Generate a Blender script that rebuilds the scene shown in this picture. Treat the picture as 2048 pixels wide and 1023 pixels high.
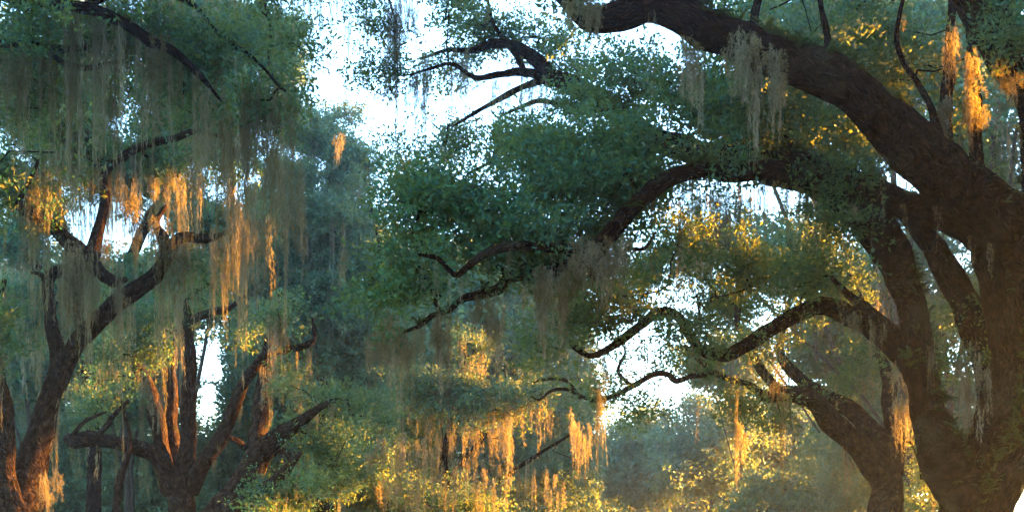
import bpy, math, random
import numpy as np
from mathutils import Vector

for o in list(bpy.data.objects):
    bpy.data.objects.remove(o)
C = bpy.context.scene
COL = C.collection
rng = np.random.default_rng(7)
random.seed(7)

# ------------------------------------------------------------------ camera, light, exposure
F = 2472.0; CX = 1024.0; HZ = 1100.0; CAMZ = 1.6        # focal length in photo pixels, horizon row, eye height
cam = bpy.data.cameras.new('camera')
cam.sensor_width = 36; cam.lens = 36 * F / 2048
cam.shift_y = (HZ - 511.5) / 2048
cam.clip_start = .1; cam.clip_end = 3000
co = bpy.data.objects.new('camera', cam); COL.objects.link(co)
co.location = (0, 0, CAMZ); co.rotation_euler = (math.radians(90), 0, 0)
C.camera = co

SUN_AZ = math.radians(68); SUN_EL = math.radians(7.5)
SD = np.array([math.sin(SUN_AZ) * math.cos(SUN_EL), math.cos(SUN_AZ) * math.cos(SUN_EL), math.sin(SUN_EL)])
w = bpy.data.worlds.new('World'); C.world = w; w.use_nodes = True
nt = w.node_tree; nt.nodes.clear()
sky = nt.nodes.new('ShaderNodeTexSky'); sky.sky_type = 'NISHITA'; sky.sun_disc = False
sky.sun_elevation = SUN_EL; sky.sun_rotation = SUN_AZ
sky.air_density = 1.0; sky.dust_density = .6; sky.ozone_density = 2.6
bg = nt.nodes.new('ShaderNodeBackground'); bg.inputs[1].default_value = .10
wo = nt.nodes.new('ShaderNodeOutputWorld')
nt.links.new(sky.outputs[0], bg.inputs[0]); nt.links.new(bg.outputs[0], wo.inputs[0])
sl = bpy.data.lights.new('sun', 'SUN'); sl.energy = 5.0; sl.angle = math.radians(.6); sl.color = (1.0, .47, .095)
so = bpy.data.objects.new('sun', sl); COL.objects.link(so)
so.rotation_euler = Vector(SD).to_track_quat('Z', 'Y').to_euler(); so.location = (30, 30, 30)
vs = C.view_settings
vs.view_transform = 'Standard'; vs.look = 'None'; vs.gamma = 1; vs.use_curve_mapping = False; vs.exposure = 4.65
C.render.engine = 'CYCLES'
cy = C.cycles
cy.use_denoising = True; cy.denoising_prefilter = 'NONE'
cy.max_bounces = 6; cy.diffuse_bounces = 3; cy.glossy_bounces = 1; cy.transmission_bounces = 3; cy.volume_bounces = 0
cy.caustics_reflective = False; cy.caustics_refractive = False
cy.sample_clamp_indirect = 6

def P(px, py, Y):
    """a point of the place that lies Y metres in front of the eye"""
    return np.array([(px - CX) / F * Y, Y, CAMZ + (HZ - py) / F * Y])

# ------------------------------------------------------------------ materials
def mat(name):
    m = bpy.data.materials.new(name); m.use_nodes = True
    m.node_tree.nodes.clear()
    return m, m.node_tree
def N(t, kind, **kw):
    n = t.nodes.new('ShaderNode' + kind)
    for k, v in kw.items(): setattr(n, k, v)
    return n
def ramp(t, fac, stops):
    r = N(t, 'ValToRGB'); t.links.new(fac, r.inputs[0])
    e = r.color_ramp.elements
    while len(e) < len(stops): e.new(.5)
    for i, (p, c) in enumerate(stops):
        e[i].position = p; e[i].color = (*c, 1)
    return r.outputs[0]

def leaf_material(name, cols, trans, tw=.45):
    m, t = mat(name)
    a = N(t, 'Attribute', attribute_type='INSTANCER', attribute_name='tint')
    oi = N(t, 'ObjectInfo')
    ad = N(t, 'Math', operation='MULTIPLY_ADD'); t.links.new(oi.outputs['Random'], ad.inputs[0]); ad.inputs[1].default_value = .45
    sc = N(t, 'Math', operation='MULTIPLY'); t.links.new(a.outputs['Fac'], sc.inputs[0]); sc.inputs[1].default_value = .55
    t.links.new(sc.outputs[0], ad.inputs[2])
    ge = N(t, 'NewGeometry'); m1 = N(t, 'Math', operation='MULTIPLY_ADD'); t.links.new(ge.outputs['Random Per Island'], m1.inputs[0]); m1.inputs[1].default_value = .7; m1.inputs[2].default_value = -.35
    m2 = N(t, 'Math', operation='ADD'); m2.use_clamp = True; t.links.new(ad.outputs[0], m2.inputs[0]); t.links.new(m1.outputs[0], m2.inputs[1]); ad = m2
    c1 = ramp(t, ad.outputs[0], [(0, cols[0]), (.5, cols[1]), (1, cols[2])])
    c2 = ramp(t, ad.outputs[0], [(0, trans[0]), (1, trans[1])])
    d = N(t, 'BsdfDiffuse'); t.links.new(c1, d.inputs[0])
    tr = N(t, 'BsdfTranslucent'); t.links.new(c2, tr.inputs[0])
    mx = N(t, 'MixShader'); mx.inputs[0].default_value = tw
    t.links.new(d.outputs[0], mx.inputs[1]); t.links.new(tr.outputs[0], mx.inputs[2])
    g = N(t, 'BsdfGlossy'); g.inputs['Roughness'].default_value = .42; g.inputs[0].default_value = (.8, .8, .8, 1)
    mg = N(t, 'MixShader'); mg.inputs[0].default_value = .028
    t.links.new(mx.outputs[0], mg.inputs[1]); t.links.new(g.outputs[0], mg.inputs[2])
    o = N(t, 'OutputMaterial'); t.links.new(mg.outputs[0], o.inputs[0])
    return m
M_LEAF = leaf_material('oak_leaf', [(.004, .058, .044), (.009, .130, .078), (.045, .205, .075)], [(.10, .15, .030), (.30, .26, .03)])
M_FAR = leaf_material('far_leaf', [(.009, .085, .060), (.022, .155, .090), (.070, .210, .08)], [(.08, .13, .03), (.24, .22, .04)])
M_PALE = leaf_material('pale_leaf', [(.040, .130, .085), (.060, .170, .100), (.100, .190, .085)], [(.10, .15, .05), (.26, .24, .06)])  # mist put into the colour: lighter leaves for the hazy distance
M_FERN = leaf_material('fern_leaf', [(.018, .045, .018), (.03, .06, .02), (.05, .06, .02)], [(.06, .09, .02), (.10, .12, .02)], .3)

def moss_material(kind='INSTANCER'):
    m, t = mat('moss')
    a = N(t, 'Attribute', attribute_type=kind, attribute_name='tint')
    ge = N(t, 'NewGeometry'); ma = N(t, 'Math', operation='MULTIPLY_ADD'); t.links.new(ge.outputs['Random Per Island'], ma.inputs[0]); ma.inputs[1].default_value = .5; t.links.new(a.outputs['Fac'], ma.inputs[2])
    sb = N(t, 'Math', operation='SUBTRACT'); sb.use_clamp = True; t.links.new(ma.outputs[0], sb.inputs[0]); sb.inputs[1].default_value = .25
    c1 = ramp(t, sb.outputs[0], [(0, (.035, .036, .032)), (.5, (.14, .135, .11)), (1, (.30, .28, .22))])
    d = N(t, 'BsdfDiffuse'); t.links.new(c1, d.inputs[0])
    tr = N(t, 'BsdfTranslucent'); tr.inputs[0].default_value = (.38, .27, .08, 1)
    mx = N(t, 'MixShader'); mx.inputs[0].default_value = .42
    t.links.new(d.outputs[0], mx.inputs[1]); t.links.new(tr.outputs[0], mx.inputs[2])
    o = N(t, 'OutputMaterial'); t.links.new(mx.outputs[0], o.inputs[0])
    return m
M_MOSS = moss_material()
M_MOSSR = moss_material('GEOMETRY')

def bark_material(name, a, b, c):
    m, t = mat(name)
    uv = N(t, 'UVMap')
    mp = N(t, 'Mapping'); t.links.new(uv.outputs[0], mp.inputs[0]); mp.inputs['Scale'].default_value = (8, 4.5, 1)
    n1 = N(t, 'TexNoise'); t.links.new(mp.outputs[0], n1.inputs[0]); n1.inputs['Scale'].default_value = 1.6; n1.inputs['Detail'].default_value = 6
    v = N(t, 'TexVoronoi', feature='DISTANCE_TO_EDGE'); v.inputs['Scale'].default_value = 2.2
    ds = N(t, 'VectorMath', operation='MULTIPLY_ADD'); t.links.new(n1.outputs['Color'], ds.inputs[0]); ds.inputs[1].default_value = (.8, .8, 0); t.links.new(mp.outputs[0], ds.inputs[2])
    t.links.new(ds.outputs[0], v.inputs[0])
    n2 = N(t, 'TexNoise'); n2.inputs['Scale'].default_value = 1.3; n2.inputs['Detail'].default_value = 4
    tc = N(t, 'TexCoord'); t.links.new(tc.outputs['Object'], n2.inputs[0])
    col = ramp(t, n1.outputs[0], [(.3, a), (.55, b), (.75, c)])
    lich = ramp(t, n2.outputs[0], [(.55, (0, 0, 0)), (.72, (1, 1, 1))])
    mc = N(t, 'MixRGB'); t.links.new(lich, mc.inputs[0]); t.links.new(col, mc.inputs[1]); mc.inputs[2].default_value = (.040, .033, .022, 1)
    cr = N(t, 'Math', operation='MULTIPLY'); cr.use_clamp = True; t.links.new(v.outputs[0], cr.inputs[0]); cr.inputs[1].default_value = 5
    ad = N(t, 'Math', operation='ADD'); t.links.new(cr.outputs[0], ad.inputs[0]); t.links.new(n1.outputs[0], ad.inputs[1])
    bp = N(t, 'Bump'); bp.inputs['Strength'].default_value = 1; bp.inputs['Distance'].default_value = .035; t.links.new(ad.outputs[0], bp.inputs['Height'])
    p = N(t, 'BsdfDiffuse'); p.inputs['Roughness'].default_value = .8
    t.links.new(mc.outputs[0], p.inputs[0]); t.links.new(bp.outputs[0], p.inputs['Normal'])
    o = N(t, 'OutputMaterial'); t.links.new(p.outputs[0], o.inputs[0])
    return m
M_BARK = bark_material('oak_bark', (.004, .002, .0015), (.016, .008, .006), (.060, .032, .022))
M_BARK_LIT = bark_material('sunlit_bark', (.020, .011, .008), (.055, .032, .022), (.12, .075, .045))  # sun glow put into the colour: a lighter copy of the bark
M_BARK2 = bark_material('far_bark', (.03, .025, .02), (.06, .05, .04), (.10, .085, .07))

m, t = mat('grass_ground')
tc = N(t, 'TexCoord'); n1 = N(t, 'TexNoise'); t.links.new(tc.outputs['Object'], n1.inputs[0]); n1.inputs['Scale'].default_value = .6; n1.inputs['Detail'].default_value = 8
col = ramp(t, n1.outputs[0], [(.35, (.03, .045, .015)), (.65, (.06, .08, .025))])
d = N(t, 'BsdfDiffuse'); t.links.new(col, d.inputs[0]); o = N(t, 'OutputMaterial'); t.links.new(d.outputs[0], o.inputs[0])
M_GRASS = m

# ------------------------------------------------------------------ small tools
def value_noise(p, seed=0):
    """smooth pseudo-random value in about -1..1 for points p (n,3)"""
    r = np.random.default_rng(seed)
    out = np.zeros(len(p)); amp = 1.0; tot = 0
    for k in range(4):
        for j in range(3):
            d = r.normal(size=3); d /= np.linalg.norm(d)
            out += amp * np.sin(p @ d * (1.0 * 1.9 ** k) + r.uniform(0, 6.28)) / 1.8
        tot += amp; amp *= .6
    return out / tot
def new_mesh(name, verts, faces, smooth=True):
    me = bpy.data.meshes.new(name)
    verts = np.asarray(verts, dtype=np.float32); faces = np.asarray(faces, dtype=np.int32)
    k = faces.shape[1]
    me.vertices.add(len(verts)); me.vertices.foreach_set('co', verts.ravel())
    me.loops.add(faces.size); me.loops.foreach_set('vertex_index', faces.ravel())
    me.polygons.add(len(faces)); me.polygons.foreach_set('loop_start', np.arange(0, faces.size, k, dtype=np.int32))
    me.polygons.foreach_set('use_smooth', np.full(len(faces), smooth))
    me.update(calc_edges=True)
    return me
def link(name, me, m=None, parent=None, **props):
    o = bpy.data.objects.new(name, me); COL.objects.link(o)
    if m: me.materials.append(m)
    if parent: o.parent = parent
    for k, v in props.items(): o[k] = v
    return o

# ------------------------------------------------------------------ tubes: trunks, limbs, twigs
def spline(pts, per):
    pts = np.asarray(pts, float)
    a = np.vstack([2 * pts[0] - pts[1], pts, 2 * pts[-1] - pts[-2]])
    out = []
    for i in range(1, len(a) - 2):
        for s in np.arange(per) / per:
            p0, p1, p2, p3 = a[i - 1:i + 3]
            out.append(.5 * (2 * p1 + (p2 - p0) * s + (2 * p0 - 5 * p1 + 4 * p2 - p3) * s * s + (3 * p1 - p0 - 3 * p2 + p3) * s ** 3))
    out.append(a[-2])
    return np.array(out)
def tube(path, rad, seg, seed=0, rough=.0, capped=True):
    """verts, quads and uv of a tube along path"""
    n = len(path)
    tg = np.gradient(path, axis=0); tg /= np.linalg.norm(tg, axis=1)[:, None] + 1e-9
    u = np.cross(tg[0], [.3, .9, .2]); u /= np.linalg.norm(u)
    U = []
    for i in range(n):
        u = u - tg[i] * (u @ tg[i]); u /= np.linalg.norm(u) + 1e-9; U.append(u)
    U = np.array(U); V = np.cross(tg, U)
    th = np.linspace(0, 2 * np.pi, seg, endpoint=False)
    ring = U[:, None, :] * np.cos(th)[None, :, None] + V[:, None, :] * np.sin(th)[None, :, None]
    R = np.repeat(rad[:, None], seg, 1)
    if rough > 0:
        base = (path[:, None, :] + ring * R[..., None]).reshape(-1, 3)
        sc = 1 / max(.08, float(np.mean(rad)))
        big = value_noise(base * sc * .9, seed).reshape(n, seg)
        L = np.concatenate([[0], np.cumsum(np.linalg.norm(np.diff(path, axis=0), axis=1))])
        q = np.stack([np.repeat(np.cos(th)[None] * 7, n, 0).ravel(), np.repeat(np.sin(th)[None] * 7, n, 0).ravel(), np.repeat(L[:, None] * 1.6, seg, 1).ravel()], 1)
        rid = np.abs(value_noise(q, seed + 5)).reshape(n, seg)
        fine = value_noise(base * 7.0, seed + 9).reshape(n, seg)
        lump = np.clip(value_noise(base * 2.2, seed + 13).reshape(n, seg) - .45, 0, 1)
        R = R * (1 + rough * big * .8 + rough * .6 * (rid - .4) + lump * .30) + .012 * fine * min(1., float(np.mean(rad)) * 5)
    v = path[:, None, :] + ring * R[..., None]
    L = np.concatenate([[0], np.cumsum(np.linalg.norm(np.diff(path, axis=0), axis=1))])
    i = np.arange(n - 1)[:, None] * seg; j = np.arange(seg)[None]; k = (j + 1) % seg
    f = np.stack([i + j, i + k, i + k + seg, i + j + seg], -1).reshape(-1, 4)
    circ = 2 * np.pi * float(np.mean(rad))
    uu = np.stack([np.broadcast_to(j, (n - 1, seg)), np.broadcast_to(j + 1, (n - 1, seg)), np.broadcast_to(j + 1, (n - 1, seg)), np.broadcast_to(j, (n - 1, seg))], -1) / seg * circ
    vv = np.stack([np.broadcast_to(L[:-1, None], (n - 1, seg))] * 2 + [np.broadcast_to(L[1:, None], (n - 1, seg))] * 2, -1)
    return v.reshape(-1, 3), f, np.stack([uu, vv], -1).reshape(-1, 2)
def limb_mesh(name, path, rad, seg=20, seed=0, rough=.20):
    v, f, uv = tube(path, rad, seg, seed, rough)
    n = len(path)
    v = np.vstack([v, path[-1:] + (path[-1] - path[-2]) * .4])
    tip = len(v) - 1; b = (n - 1) * seg
    cap = np.array([[b + j, b + (j + 1) % seg, tip, tip] for j in range(seg)])
    me = bpy.data.meshes.new(name)
    me.from_pydata(v.tolist(), [], f.tolist() + [c[:3].tolist() for c in cap])
    l = me.uv_layers.new(name='UVMap')
    alluv = np.zeros((len(me.loops), 2), np.float32); alluv[:len(uv)] = uv
    l.data.foreach_set('uv', alluv.ravel())
    me.polygons.foreach_set('use_smooth', np.ones(len(me.polygons), bool))
    me.update()
    return me

# ------------------------------------------------------------------ leaf sprays and moss tufts, scattered on points
def leaf_spray(seed, n=44, L=.085, W=.036, R=.30):
    r = np.random.default_rng(seed); V = []; Fc = []
    for q in range(n):
        # leaves stand on three or four short shoots
        s = q % 4; ax = np.array([math.cos(s * 1.7 + seed), math.sin(s * 1.7 + seed), .35 + .3 * r.random()]); ax /= np.linalg.norm(ax)
        base = ax * R * r.uniform(.1, 1) + r.normal(size=3) * .045
        d = ax * .6 + r.normal(size=3) * .7; d[2] -= .1; d /= np.linalg.norm(d)
        side = np.cross(d, r.normal(size=3)); side /= np.linalg.norm(side); up = np.cross(side, d)
        l = L * r.uniform(.7, 1.25); wd = W * r.uniform(.8, 1.2)
        b = len(V)
        V += [base, base + d * l * .45 + side * wd * .5 + up * wd * .15, base + d * l, base + d * l * .45 - side * wd * .5 + up * wd * .15, base + d * l * .5]
        Fc += [[b, b + 1, b + 4], [b + 1, b + 2, b + 4], [b, b + 4, b + 3], [b + 4, b + 2, b + 3]]
    return new_mesh('leaf_spray', V, Fc, False)
def moss_tuft(seed, strings=4, hairs=64):
    r = np.random.default_rng(seed); V = []; Fc = []
    for s in range(strings):
        a = r.uniform(0, 6.28); rr = .075 * math.sqrt(r.random())
        x0, y0 = rr * math.cos(a), rr * math.sin(a)
        L = r.uniform(.35, 1) if s else 1
        ph = r.uniform(0, 6.28, 2); sw = r.uniform(.006, .026)
        fat = r.uniform(.012, .026)
        knots = r.uniform(0, 1, 6)
        for h in range(int(hairs * (.4 + .6 * L))):
            u = r.random()
            if r.random() < .35: u = float(np.clip(knots[r.integers(0, 6)] + r.normal() * .03, 0, 1))
            z = -u * L; wob = np.array([math.sin(u * 5 + ph[0]) - math.sin(ph[0]), math.cos(u * 4 + ph[1]) - math.cos(ph[1])]) * sw
            k = fat * (1.05 - u) ** .7 * min(1, .3 + u * 5)
            p = np.array([x0 + wob[0], y0 + wob[1], z + .02])
            p[:2] += r.normal(size=2) * k * .6
            hl = r.uniform(.03, .10); sp = r.normal(size=2) * .34
            q = p + np.array([sp[0] * hl, sp[1] * hl, -hl])
            aa = r.uniform(0, 6.28); wv = np.array([math.cos(aa), math.sin(aa), r.uniform(-.25, .25)]) * r.uniform(.0022, .005)
            mid = (p + q) / 2 + np.array([*(r.normal(size=2) * .010), 0])
            b = len(V); V += [p - wv * .6, p + wv * .6, mid + wv, mid - wv, q]
            Fc += [[b, b + 1, b + 2], [b, b + 2, b + 3], [b + 3, b + 2, b + 4]]
    return new_mesh('moss_tuft', V, Fc, False)
def fern_spray(seed):
    r = np.random.default_rng(seed); V = []; Fc = []
    for q in range(9):
        a = r.uniform(0, 6.28); l = r.uniform(.10, .24)
        d = np.array([math.cos(a), math.sin(a), r.uniform(.1, 1.1)]); d /= np.linalg.norm(d)
        sd = np.cross(d, [0, 0, 1]); sd /= np.linalg.norm(sd)
        for k in range(6):
            for sg in (-1, 1):
                p = d * l * (k + .5) / 6 - np.array([0, 0, .10 * (k / 6) ** 2])
                wd = .045 * (1 - (k / 6.5)) + .012
                b = len(V); V += [p, p + sd * sg * wd + d * .012, p + d * l / 7.5]; Fc += [[b, b + 1, b + 2]]
    return new_mesh('fern_spray', V, Fc, False)

def scatter_group(name, meshes, m, real=False):
    """geometry nodes: one of the meshes on every point, by the point's own rotation, scale and choice"""
    g = bpy.data.node_groups.new(name, 'GeometryNodeTree')
    g.interface.new_socket('Geometry', in_out='INPUT', socket_type='NodeSocketGeometry')
    g.interface.new_socket('Geometry', in_out='OUTPUT', socket_type='NodeSocketGeometry')
    gi = g.nodes.new('NodeGroupInput'); go = g.nodes.new('NodeGroupOutput')
    j = g.nodes.new('GeometryNodeJoinGeometry')
    for k, me in enumerate(meshes):
        me.materials.append(m)
        ob = bpy.data.objects.new(name + '_source', me)
        oi = g.nodes.new('GeometryNodeObjectInfo'); oi.inputs['Object'].default_value = ob
        oi.inputs['As Instance'].default_value = True
        g.links.new(oi.outputs['Geometry'], j.inputs[0])
    ip = g.nodes.new('GeometryNodeInstanceOnPoints'); ip.inputs['Pick Instance'].default_value = True
    def attr(nm, ty):
        a = g.nodes.new('GeometryNodeInputNamedAttribute'); a.data_type = ty; a.inputs['Name'].default_value = nm
        return [s for s in a.outputs if s.name == 'Attribute' and s.enabled][0]
    g.links.new(gi.outputs[0], ip.inputs['Points']); g.links.new(j.outputs[0], ip.inputs['Instance'])
    g.links.new(attr('pick', 'INT'), ip.inputs['Instance Index'])
    er = g.nodes.new('FunctionNodeEulerToRotation'); g.links.new(attr('rot', 'FLOAT_VECTOR'), er.inputs[0])
    g.links.new(er.outputs[0], ip.inputs['Rotation']); g.links.new(attr('scl', 'FLOAT_VECTOR'), ip.inputs['Scale'])
    if real:            # every strand is geometry of the object itself
        rz = g.nodes.new('GeometryNodeRealizeInstances'); g.links.new(ip.outputs[0], rz.inputs[0]); g.links.new(rz.outputs[0], go.inputs[0])
    else:
        g.links.new(ip.outputs[0], go.inputs[0])
    return g, len(meshes)
G_LEAF = scatter_group('leaf_scatter', [leaf_spray(s) for s in range(7)], M_LEAF)
G_FARL = scatter_group('far_leaf_scatter', [leaf_spray(20 + s, n=52, L=.10, W=.05, R=.34) for s in range(6)], M_FAR)
G_PALE = scatter_group('pale_leaf_scatter', [leaf_spray(30 + s, n=52, L=.10, W=.05, R=.34) for s in range(6)], M_PALE)
G_MOSS = scatter_group('moss_scatter', [moss_tuft(40 + s) for s in range(10)], M_MOSS)
G_MOSSR = scatter_group('moss_growth', [moss_tuft(80 + s) for s in range(8)], M_MOSSR, True)
G_FERN = scatter_group('fern_scatter', [fern_spray(60 + s) for s in range(4)], M_FERN)

def scatter(name, pts, rot, scl, tint, src, parent=None, **props):
    pts = np.asarray(pts, np.float32)
    me = bpy.data.meshes.new(name); n = len(pts)
    me.vertices.add(n); me.vertices.foreach_set('co', pts.ravel())
    a = me.attributes.new('rot', 'FLOAT_VECTOR', 'POINT'); a.data.foreach_set('vector', np.asarray(rot, np.float32).ravel())
    a = me.attributes.new('scl', 'FLOAT_VECTOR', 'POINT'); a.data.foreach_set('vector', np.asarray(scl, np.float32).ravel())
    a = me.attributes.new('tint', 'FLOAT', 'POINT'); a.data.foreach_set('value', np.asarray(tint, np.float32).ravel())
    a = me.attributes.new('pick', 'INT', 'POINT'); a.data.foreach_set('value', rng.integers(0, src[1], n).astype(np.int32))
    o = bpy.data.objects.new(name, me); COL.objects.link(o)
    md = o.modifiers.new('scatter', 'NODES'); md.node_group = src[0]
    if parent: o.parent = parent
    for k, v in props.items(): o[k] = v
    return o

# ------------------------------------------------------------------ lanes cut through the crowns so the sun reaches chosen spots
BEAMS = []      # (point, radius): lanes where foliage is left out to let the low sun in
def beam(px, py, Y, r): BEAMS.append((P(px, py, Y), r))
def keep_clear(pts, chance=.97, near=.0, pad=0.):
    """True where a point does not stand in a lane opened for the sun"""
    pts = np.asarray(pts); ok = np.ones(len(pts), bool)
    for o_, r in BEAMS:
        d = pts - o_; t_ = d @ SD
        dist = np.linalg.norm(d - t_[:, None] * SD, axis=1)
        rr = r * (1 + .25 * np.sin(t_ * .7 + o_[0] * 3)) + pad
        ok &= ~((t_ > near + r) & (dist < rr) & (rng.random(len(pts)) < np.where(t_ < 6, .5, chance)))
    return ok

# ------------------------------------------------------------------ trees
TREES = {}
def tree(key, label, limbs, group='live oaks draped with moss', bark=None, at=None, name='live_oak', per=6):
    """limbs: (part name, [(px, py, width in px, distance)...]) in photo pixels, set out at real distances"""
    base = P(*[limbs[0][1][0][i] for i in (0, 1, 3)])
    root = bpy.data.objects.new(name, None); COL.objects.link(root)
    root['label'] = label; root['category'] = 'tree'; root['group'] = group
    root.location = (base[0], base[1], 0)
    off = np.array([base[0], base[1], 0])
    nodes = []; paths = []
    for k, (part, pts) in enumerate(limbs):
        a = np.array([[*P(x, y, Y), wd / 2 * Y / F] for x, y, wd, Y in pts])
        a = spline(a, per)
        wob = np.stack([value_noise(a[:, :3] * 1.7 + k, 11 + q) for q in range(3)], 1) * (a[:, 3:4] * .30 + .035)
        path = a[:, :3] + wob; rad = np.maximum(a[:, 3], .004)
        seg = 48 if rad.max() > .25 and key == 'great' else 28 if rad.max() > .25 else 16 if rad.max() > .1 else 10
        me = limb_mesh(part, path - off, rad, seg, seed=k * 7 + len(TREES))
        link(part, me, bark or (M_BARK_LIT if key in ('left', 'candelabra', 'leaning', 'slim', 'forked') else M_BARK), root)
        nodes.append(path[2:]); paths.append((path, rad))
    TREES[key] = dict(root=root, off=off, nodes=np.vstack(nodes), paths=paths)
    return root

def crown(key, blobs, dens=38, size=1.0, group=None, per_cluster=11, spread=.22, twig=.0085, bark=None, carve=True, flat=.75):
    """blobs: (px, py, rx, ry, distance, depth radius in m, density factor)"""
    T = TREES[key]; cl = []; wt = []
    for b in blobs:
        if len(b) == 8:                                     # given in metres
            c = np.array(b[:3]); ra = np.array(b[3:6]); fac = b[6]; A = math.pi * ra[0] * ra[1]
        else:
            px, py, rx, ry, Y, dY, fac = b
            c = P(px, py, Y); ra = np.array([rx * Y / F, dY, ry * Y / F]); A = math.pi * ra[0] * ra[2]
        n = max(2, int(A * dens * fac / per_cluster / size ** 2))
        u = rng.normal(size=(n * 4, 3)); u /= np.linalg.norm(u, axis=1)[:, None]
        u *= rng.random((n * 4, 1)) ** .45
        p = c + u * ra
        nz = value_noise(p * 2.3 / size ** .7, 3) + rng.normal(size=len(p)) * .13
        p = p[np.argsort(-nz)[:n]]
        cl.append(p)
    cl = np.vstack(cl)
    if carve: cl = cl[keep_clear(cl, pad=.16 * size)]
    if not len(cl): print('no leaves left on', key); return 0
    # grow twigs: every cluster joins the nearest wood
    wood = T['nodes']; nodes = [w_ for w_ in wood]; par = [-1] * len(nodes); leafn = []
    d0 = np.min(np.linalg.norm(cl[:, None, :] - wood[None, ::3, :], axis=2), axis=1) if len(cl) * len(wood) < 3e7 else np.zeros(len(cl))
    NA = np.zeros((len(nodes) + len(cl) * 5, 3)); NA[:len(nodes)] = wood; cnt = len(nodes)
    for i in np.argsort(d0):
        c = cl[i]
        dd = NA[:cnt] - c; ds = np.einsum('ij,ij->i', dd, dd)
        # prefer wood that is below or level
        j = int(np.argmin(ds * (1 + .4 * (dd[:, 2] > .3))))
        a = NA[j]; D = np.linalg.norm(c - a); prev = j
        for s in (.25, .5, .75, 1):
            q = a + (c - a) * s + (rng.normal(size=3) * D * .10 if s < 1 else 0)
            NA[cnt] = q; par.append(prev); prev = cnt; cnt += 1
        leafn.append(prev)
    nb = len(wood); load = np.zeros(cnt)
    for i in leafn: load[i] += 1
    for i in range(cnt - 1, nb - 1, -1):
        if par[i] >= nb: load[par[i]] += load[i]
    V = []; Fc = []; nv = 0
    k5 = np.linspace(0, 2 * np.pi, 5)[:4]
    for i in range(nb, cnt):
        p0 = NA[par[i]]; p1 = NA[i]; r1 = twig * size ** .7 * load[i] ** .47
        r0 = r1 if par[i] < nb else min(twig * size ** .7 * load[par[i]] ** .47, r1 * 1.5)
        tg = p1 - p0; L = np.linalg.norm(tg)
        if L < 1e-5: continue
        tg /= L; u = np.cross(tg, [.37, .2, .9]); u /= np.linalg.norm(u); v = np.cross(tg, u)
        ring = np.cos(k5)[:, None] * u + np.sin(k5)[:, None] * v
        V.append(p0 + ring * r0); V.append(p1 + ring * r1)
        for j in range(4): Fc.append([nv + j, nv + (j + 1) % 4, nv + 4 + (j + 1) % 4, nv + 4 + j])
        nv += 8
    me = new_mesh('twigs', np.vstack(V) - T['off'], Fc)
    link('twigs', me, bark or M_BARK, T['root'], kind='stuff')
    # leaves
    k = per_cluster
    pts = np.repeat(cl, k, 0) + rng.normal(size=(len(cl) * k, 3)) * np.array([1, 1, flat]) * spread * size
    tint = np.repeat(np.clip(.5 + .35 * value_noise(cl * .9, 9) + rng.normal(size=len(cl)) * .12, 0, 1), k)
    if carve:
        ok = keep_clear(pts, .98, pad=.16 * size); pts = pts[ok]; tint = tint[ok]
    n = len(pts)
    rot = np.stack([rng.normal(size=n) * .6, rng.normal(size=n) * .6, rng.uniform(0, 6.28, n)], 1)
    s = (size * rng.uniform(.7, 1.2, n))[:, None] * np.ones((1, 3))
    scatter('crown', pts - T['off'], rot, s, tint, group or G_LEAF, T['root'], kind='stuff')
    T['clusters'] = cl
    return n

def moss_points(tops, lens, wid, tint):
    n = len(tops)
    rot = np.stack([rng.normal(size=n) * .03, rng.normal(size=n) * .03, rng.uniform(0, 6.28, n)], 1)
    lens = np.asarray(lens); wd = np.asarray(wid) * np.ones(n)
    scl = np.stack([wd, wd, lens], 1)
    return rot, scl, tint
def moss(label, pieces, group=None, tint=.5, category='moss', name='spanish_moss', kind=None):
    """one hanging clump; pieces: (px, py, width px, length px, distance, tufts)"""
    tp = []; ln = []; wd = []
    o0 = None
    for px, py, wpx, lpx, Y, n in pieces:
        if o0 is None: o0 = P(px, py, Y)
        u = rng.uniform(-1, 1, n)
        for q in range(n):
            c = P(px + u[q] * wpx / 2, py + rng.uniform(-.10, .38) * lpx + 6 * math.sin(u[q] * 5 + px), Y)
            c[1] += rng.normal() * .5 * wpx / 2 * Y / F
            tp.append(c); ln.append(lpx * Y / F * (1 - .5 * abs(u[q]) ** 1.3) * rng.uniform(.22, 1.0) ** 1.2 * 1.1); wd.append(np.clip(wpx * Y / F / .2, .4, .85) * rng.uniform(.5, 1.15))
    rot, scl, tn = moss_points(tp, ln, wd, None)
    pr = dict(label=label, category=category)
    if group: pr['group'] = group
    if kind: pr['kind'] = kind
    o = scatter(name, np.array(tp) - o0, rot, scl, np.clip(tint + rng.normal(size=len(tp)) * .38, 0, 1), G_MOSSR, None, **pr)
    o.location = o0
    return o
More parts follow.
